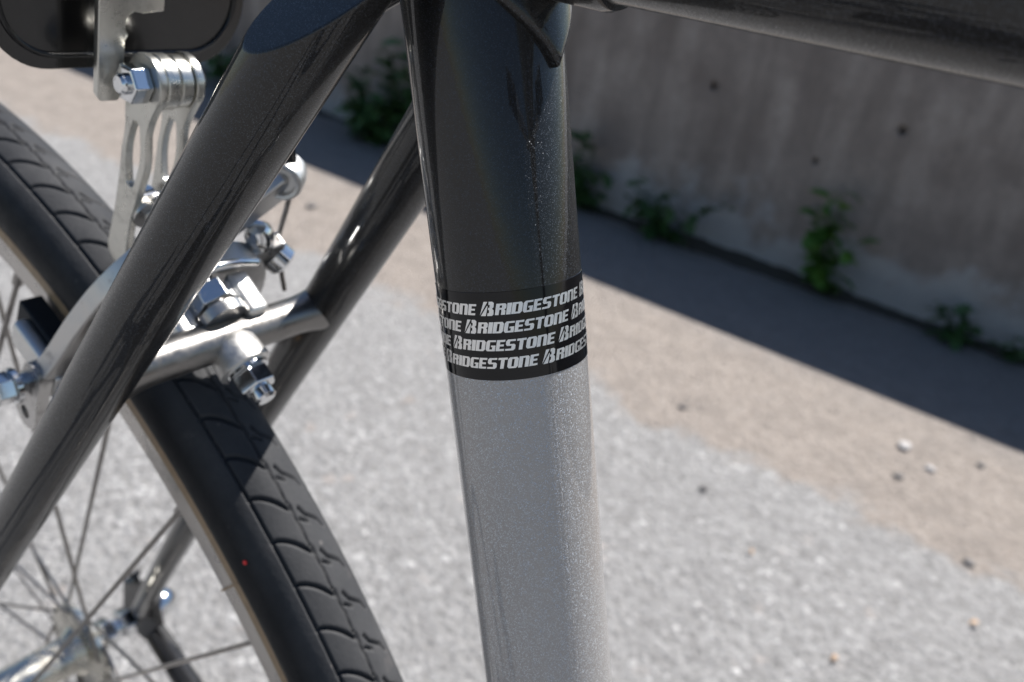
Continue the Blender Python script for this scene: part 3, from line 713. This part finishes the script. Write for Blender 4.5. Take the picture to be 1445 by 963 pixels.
def wheel(center, rear):
    w = empty('wheel', bike(center), bicycle)
    ty = bpy.data.objects.new('tyre', TYRE); link(ty, w)
    prof = [(313.8, 9.6), (313.6, 10.9), (310.2, 11.1), (301.8, 10.4), (299.6, 8.6), (298.4, 5), (298, 0), (298.4, -5), (299.6, -8.6), (301.8, -10.4), (310.2, -11.1), (313.6, -10.9), (313.8, -9.6), (309, -8.8), (308, 0), (309, 8.8)]
    fm = [1, 1, 0, 0, 0, 0, 0, 0, 0, 0, 1, 1, 0, 0, 0, 0]
    rim = revolve(prof, 240, [M['rim'], M['rimlip']], fm, 'rim'); rim.parent = w
    hy = 1.28 if rear else 1.0
    hp = [(11.5, -24), (11.5, 24), (16, 28), (28, 29), (29, 30), (28, 32), (15, 33), (13, 37), (5.5, 38)]
    hp = [(a, b * hy) for a, b in hp] + [(a, -b * hy) for a, b in hp[:1:-1]]
    hub = revolve(hp, 64, [M['hubm']], [0] * len(hp), 'hub'); hub.parent = w
    ax_ = revolve([(4.7, -82 if rear else -60), (4.7, 92 if rear else 60), (0.2, 92 if rear else 60), (0.2, -82 if rear else -60)], 20, [M['chrome']], [0] * 4, 'axle'); ax_.parent = w
    yo0 = 67.4 if rear else 54
    for sg in (-1, 1):
        yo = yo0 + (DROP[sg] if rear else 0)
        for nm, y0, y1, r in (('cone_nut', 39.5 * hy, 45 * hy, 9.5), ('lock_nut', yo - 12.5, yo - 5.5, 9.2), ('axle_nut', yo + 6.5, yo + 12, 10.2)):
            vs_, fs = [], []
            for yy, rr_ in ((y0, r - .8), (y0 + .5, r), (y1 - .5, r), (y1, r - .8)):
                for k in range(6): vs_.append((rr_ * math.cos(k * math.pi / 3 + .4) * .001, sg * yy * .001, rr_ * math.sin(k * math.pi / 3 + .4) * .001))
            for i in range(3):
                for k in range(6): fs.append((i * 6 + k, i * 6 + (k + 1) % 6, i * 6 + 6 + (k + 1) % 6, i * 6 + 6 + k))
            fs += [range(6), range(18, 24)]
            bevel(mesh_obj(nm, vs_, fs, M['chrome'], w, False), .4, 2, 20)
    if rear:
        for sg in (-1, 1):
            yb = 67.4 + DROP[sg] + 12
            lathe('cap_nut', [(0, 9.0), (3, 9.2), (7, 8.2), (10.5, 5.8), (12.4, 2.6), (12.8, .3)], (0, sg * yb, -HUBZ), (0, sg, 0), M['chrome'], w, 28)
    for i in range(36):
        side = -1 if i % 2 else 1; j = i // 2; tr = 1 if j % 2 else -1
        ar = R(10 * i + SPOKE_PHASE); ah_ = ar + tr * R(62)
        yy = side * (32.4 if tr > 0 else 28.6) * hy
        o = spoke_mesh('spoke', (26 * math.cos(ah_), yy, 26 * math.sin(ah_)), (301 * math.cos(ar), side * 2.5, 301 * math.sin(ar))); o.parent = w
    return w
rw = wheel((0, 0, 0), True)
fw_ = wheel(FH, False)
# red moulding mark on the sidewall
def mark():
    a = R(48.0); ph = R(-72); rad = HUBZ - 14.6 + 14.75 * math.cos(ph); c = np.array([rad * math.cos(a), 14.75 * math.sin(ph), rad * math.sin(a)])
    n = np.array([math.cos(ph) * math.cos(a), math.sin(ph), math.cos(ph) * math.sin(a)])
    lathe('tyre_mark', [(0, .7), (.2, .65), (.3, .3)], c, n, M['reddot'], bicycle, 12)
mark()
box('rim_joint', np.array([307.5 * math.cos(R(47.2)), -10.85, 307.5 * math.sin(R(47.2))]), (math.cos(R(47.2)), 0, math.sin(R(47.2))), (-math.sin(R(47.2)), 0, math.cos(R(47.2))), (0, 1, 0), 5.6, 0.35, 0.35, M['rimlip'], bicycle, 0.1)
# drive side (below the picture): sprocket, chain, chainring, cranks, pedals
def sprocket(name, c, r, teeth, y, mat, parent, hole):
    ol = []
    for k in range(teeth):
        for f, rr_ in ((0, r - 3.6), (.25, r - 1.8), (.42, r + 2), (.58, r + 2), (.75, r - 1.8)): a = 2 * math.pi * (k + f) / teeth; ol.append((rr_ * math.cos(a), rr_ * math.sin(a)))
    return plate(name, ol, lambda a, b, h: (c[0] + a, y + h, c[2] + b), 2.4, mat, parent, hole, 0)
sprocket('sprocket', (0, 0, 0), 38, 18, -47, M['spoke'], bicycle, [circle2(0, 0, 16)])
ring = sprocket('chainring', BB, 92, 44, -48, M['alu'], bicycle, [circle2(0, 0, 18, 20)] + [circle2(52 * math.cos(k * 1.2566), 52 * math.sin(k * 1.2566), 18, 16) for k in range(5)])
def chain():
    pts = []
    dv = np.array([BB[0], BB[2]]); L = np.hypot(*dv); a0 = math.atan2(dv[1], dv[0]); off = math.asin((92 - 38) / L)
    for k in range(13): a = a0 + math.pi / 2 + off + (math.pi - 2 * off) * k / 12; pts.append((38 * math.cos(a), -45.8, 38 * math.sin(a)))
    for k in range(25): a = a0 - math.pi / 2 - off + (math.pi + 2 * off) * k / 24; pts.append((BB[0] + 92 * math.cos(a), -45.8, BB[2] + 92 * math.sin(a)))
    P = np.array(pts + pts[:1]); tube('chain', P, 3.4, M['spoke'], bicycle, 8, False)
chain()
for sgn in (-1, 1):
    e = BB + np.array([170 * math.cos(R(-35)) * sgn, sgn * 72, 170 * math.sin(R(-35)) * sgn])
    crank = tube('crank', [BB + np.array([0, sgn * 58, 0]), e], [13, 9], M['alu'], bicycle, 20, True, 0.6)
    lathe('crank_axle', [(30, 8), (62, 8), (66, 6)], BB, (0, sgn, 0), M['chrome'], crank, 20)
    box('pedal', e + np.array([0, sgn * 55, 0]), (1, 0, 0), EY, (0, 0, 1), 42, 45, 10, M['black'], bicycle, 3)
tube('kickstand', curve_pts([BB + np.array([-70, 30, -8]), BB + np.array([-95, 60, -60]), BB + np.array([-140, 158, -257.0])]), np.linspace(8, 7, 48), M['chrome'], bicycle, 16)

# ------------------------------------------------------------------ weeds along the foot of the wall
def leaf_mesh(name, L, W, lob):
    vs_, fs = [], []; n = 7
    for i in range(n):
        u = i / (n - 1); w = W * (math.sin(math.pi * min(1, u * .94 + .05)) ** .8) * (1 + lob * (1 if i % 2 else -1)); z = -0.25 * L * u * u
        vs_ += [(L * u, -w, z + .25 * w), (L * u, 0, z), (L * u, w, z + .25 * w)]
    for i in range(n - 1):
        for k in (0, 1): fs.append((i * 3 + k, i * 3 + 3 + k, i * 3 + 4 + k, i * 3 + 1 + k))
    me = bpy.data.meshes.new(name); me.from_pydata(vs_, [], fs); me.polygons.foreach_set('use_smooth', [True] * len(fs)); return me
LEAVES = {k: [leaf_mesh('leaf', .036, .0095, .0), leaf_mesh('leaf', .044, .012, .22), leaf_mesh('leaf', .028, .009, .1)] for k in ('leaf', 'leaf2')}
for k, l in LEAVES.items():
    for me in l: me.materials.append(M[k])
def weed(px, py, dy, h, spread, nst, nlv, label, mk='leaf', lsc=1.0, seed=1):
    r = random.Random(seed); b = on_ground(px, py); base = Vector((b[0], WALL_Y - dy, 0.0))
    root = empty('weed', base); tag(root, label, 'weed', 'weeds along the foot of the wall')
    for s in range(nst):
        a = r.uniform(0, 2 * math.pi); hh = h * r.uniform(.45, 1.0) if s else h
        q = np.array([[0, 0, -.005], [math.cos(a) * spread * .35, -abs(math.sin(a)) * spread * .3, hh * .5], [math.cos(a) * spread * r.uniform(.4, 1), -abs(math.sin(a)) * spread * .6 + .01, hh]])
        if s == 0: q[2, 0] *= .3; q[1, 0] *= .3
        P = curve_pts(q, 7); vs_, fs = [], []; n = len(P)
        for i in range(n):
            rad = .0022 * (1 - .6 * i / n)
            for k in range(5): vs_.append((P[i, 0] + rad * math.cos(k * 1.2566), P[i, 1] + rad * math.sin(k * 1.2566), P[i, 2]))
        for i in range(n - 1):
            for k in range(5): fs.append((i * 5 + k, i * 5 + (k + 1) % 5, i * 5 + 5 + (k + 1) % 5, i * 5 + 5 + k))
        mesh_obj('stem', vs_, fs, M['stem'], root)
        for k in range(nlv):
            t = .12 + .88 * (k + r.random() * .6) / nlv; p = P[min(n - 1, int(t * n))]
            o = bpy.data.objects.new('leaf', r.choice(LEAVES[mk])); link(o, root); o.location = p
            yaw = k * 2.4 + r.uniform(-.5, .5)
            if math.sin(yaw) > .3: yaw = -yaw
            o.rotation_euler = (r.uniform(-.5, .5), r.uniform(-.9, .25), yaw); sc_ = lsc * r.uniform(.65, 1.25) * (1.1 - .3 * t); o.scale = (sc_,) * 3
weed(495, 205, .060, .20, .17, 16, 14, 'wide dark green weed clump at the wall, seen between the seat stays', 'leaf', 1.75, 3)
weed(570, 215, .045, .33, .13, 13, 15, 'taller dark weed clump rising against the wall beside the wide clump', 'leaf', 1.7, 4)
weed(845, 285, .030, .22, .07, 8, 11, 'dark weed at the wall just beside the seat tube', 'leaf', 1.55, 5)
weed(960, 328, .030, .16, .15, 10, 9, 'low spreading weed with round leaf tufts at the wall foot', 'leaf', 1.5, 6)
weed(1165, 402, .030, .26, .07, 6, 14, 'upright bright green weed, the tallest and palest at the wall foot', 'leaf2', 1.6, 7)
weed(1350, 478, .030, .10, .08, 5, 7, 'small low weed at the wall foot beyond the upright bright one', 'leaf', 1.3, 8)
weed(1428, 508, .028, .06, .07, 4, 6, 'tiny sprig at the wall foot next to the small low weed', 'leaf', 1.0, 11)
weed(290, 125, .04, .24, .20, 9, 9, 'weed clump at the wall behind the rear reflector', 'leaf', 1.7, 9)

# soil and moss gathered in the joint between ground and wall
def soil():
    n = 900; xs = np.linspace(-6, 3, n); rg = np.random.default_rng(4); vs_, fs = [], []
    k = np.convolve(rg.normal(size=n + 30), np.ones(31) / 31, 'valid') * 4; k2 = np.convolve(rg.normal(size=n + 4), np.ones(5) / 5, 'valid')
    for i, x in enumerate(xs):
        w = .045 + .012 * k[i] + .004 * k2[i]; w = max(.006, w); h = max(.004, .016 + .007 * k[i] + .002 * k2[i])
        vs_ += [(x, WALL_Y + .002, h), (x, WALL_Y - w * .45, h * .75), (x, WALL_Y - w, -.002)]
    for i in range(n - 1):
        for j in (0, 1): fs.append((i * 3 + j, i * 3 + 3 + j, i * 3 + 4 + j, i * 3 + 1 + j))
    tag(mesh_obj('soil', vs_, fs, M['soil']), 'dark soil gathered in the joint under the wall', 'soil', None, 'stuff')
soil()

# loose grit over the sand and asphalt
def stone_geo(r, s, q, rnd):
    pts = [(1, 0, 0), (-1, 0, 0), (0, 1, 0), (0, -1, 0), (0, 0, 1), (.6, .6, .55), (-.6, .5, .6), (.5, -.6, .6), (-.6, -.6, .5)]
    return pts
def grit():
    rg = np.random.default_rng(9); vs_, fs = [], []
    for i in range(14000):
        x = rg.uniform(-3.0, 1.1); y = rg.uniform(.25, 1.86)
        if rg.random() > (0.25 if y < 1.05 else 1.0): continue
        r = .0008 + .0016 * rg.random() ** 4; a = rg.uniform(0, 6.28); i0 = len(vs_)
        for k in range(4): vs_.append((x + r * math.cos(a + k * 1.57) * rg.uniform(.7, 1.3), y + r * math.sin(a + k * 1.57) * rg.uniform(.7, 1.3), r * .3))
        vs_ += [(x, y, r * 1.3), (x, y, -r * .5)]
        for k in range(4): fs += [(i0 + k, i0 + (k + 1) % 4, i0 + 4), (i0 + (k + 1) % 4, i0 + k, i0 + 5)]
    tag(mesh_obj('grit', vs_, fs, M['grit'], None, False), 'loose grit scattered over sand and asphalt', 'grit', None, 'stuff')
grit()
def pebble(px, py, r, mk, label, flat=.6, seed=1):
    rnd = random.Random(seed); b = on_ground(px, py); bm = bmesh.new(); bmesh.ops.create_icosphere(bm, subdivisions=2, radius=1)
    ph = [rnd.uniform(0, 6) for _ in range(3)]
    for v in bm.verts:
        k = 1 + .22 * math.sin(v.co.x * 2.3 + ph[0]) + .18 * math.sin(v.co.y * 2.9 + ph[1]); v.co = Vector((v.co.x * r * k * 1.3, v.co.y * r * k, v.co.z * r * k * flat))
    me = bpy.data.meshes.new('pebble'); bm.to_mesh(me); bm.free(); me.materials.append(M[mk]); me.polygons.foreach_set('use_smooth', [True] * len(me.polygons))
    o = link(bpy.data.objects.new('pebble', me)); o.location = (b[0], b[1], r * flat * .6); o.rotation_euler = (0, 0, rnd.uniform(0, 6)); tag(o, label, 'pebble', 'pebbles on the ground')
for i, (x, y, r, mk, lb) in enumerate([(1275, 632, .011, 'stone', 'larger pale pebble lying on the tan sand'), (1312, 664, .007, 'stone', 'smaller pale pebble on the sand near the larger pale one'),
        (1266, 674, .007, 'stone_dark', 'dark pebble on the sand near the pale pebbles'), (1384, 659, .006, 'stone_dark', 'dark pebble on the sand close to the shadow edge'),
        (993, 692, .006, 'stone_dark', 'dark pebble on the grey asphalt'), (1368, 797, .007, 'stone_dark', 'dark pebble where sand meets asphalt'),
        (440, 293, .012, 'stone_dark', 'dark pebble on the sand seen between the seat stays'), (963, 577, .006, 'stone_dark', 'dark pebble on the sand beside the seat tube')]):
    pebble(x, y, r, mk, lb, .6, i)
def dry_leaf(px, py, L, label, rot):
    b = on_ground(px, py); me = leaf_mesh('dry_leaf', L, L * .28, .05); me.materials.append(M['dryleaf'])
    for v in me.vertices: v.co.z = abs(v.co.y) * .5 + .0015 + .004 * math.sin(v.co.x / L * 3)
    o = link(bpy.data.objects.new('dry_leaf', me)); o.location = (b[0], b[1], .001); o.rotation_euler = (0, 0, rot); tag(o, label, 'leaf', 'dry leaf scraps on the asphalt')
dry_leaf(1366, 882, .014, 'orange dry leaf scrap on asphalt near the sand edge', .6)
dry_leaf(1060, 785, .010, 'smaller orange dry leaf scrap out on the grey asphalt', 2.1)
dry_leaf(1172, 935, .012, 'orange dry leaf scrap on asphalt farthest from the sand', 1.2)
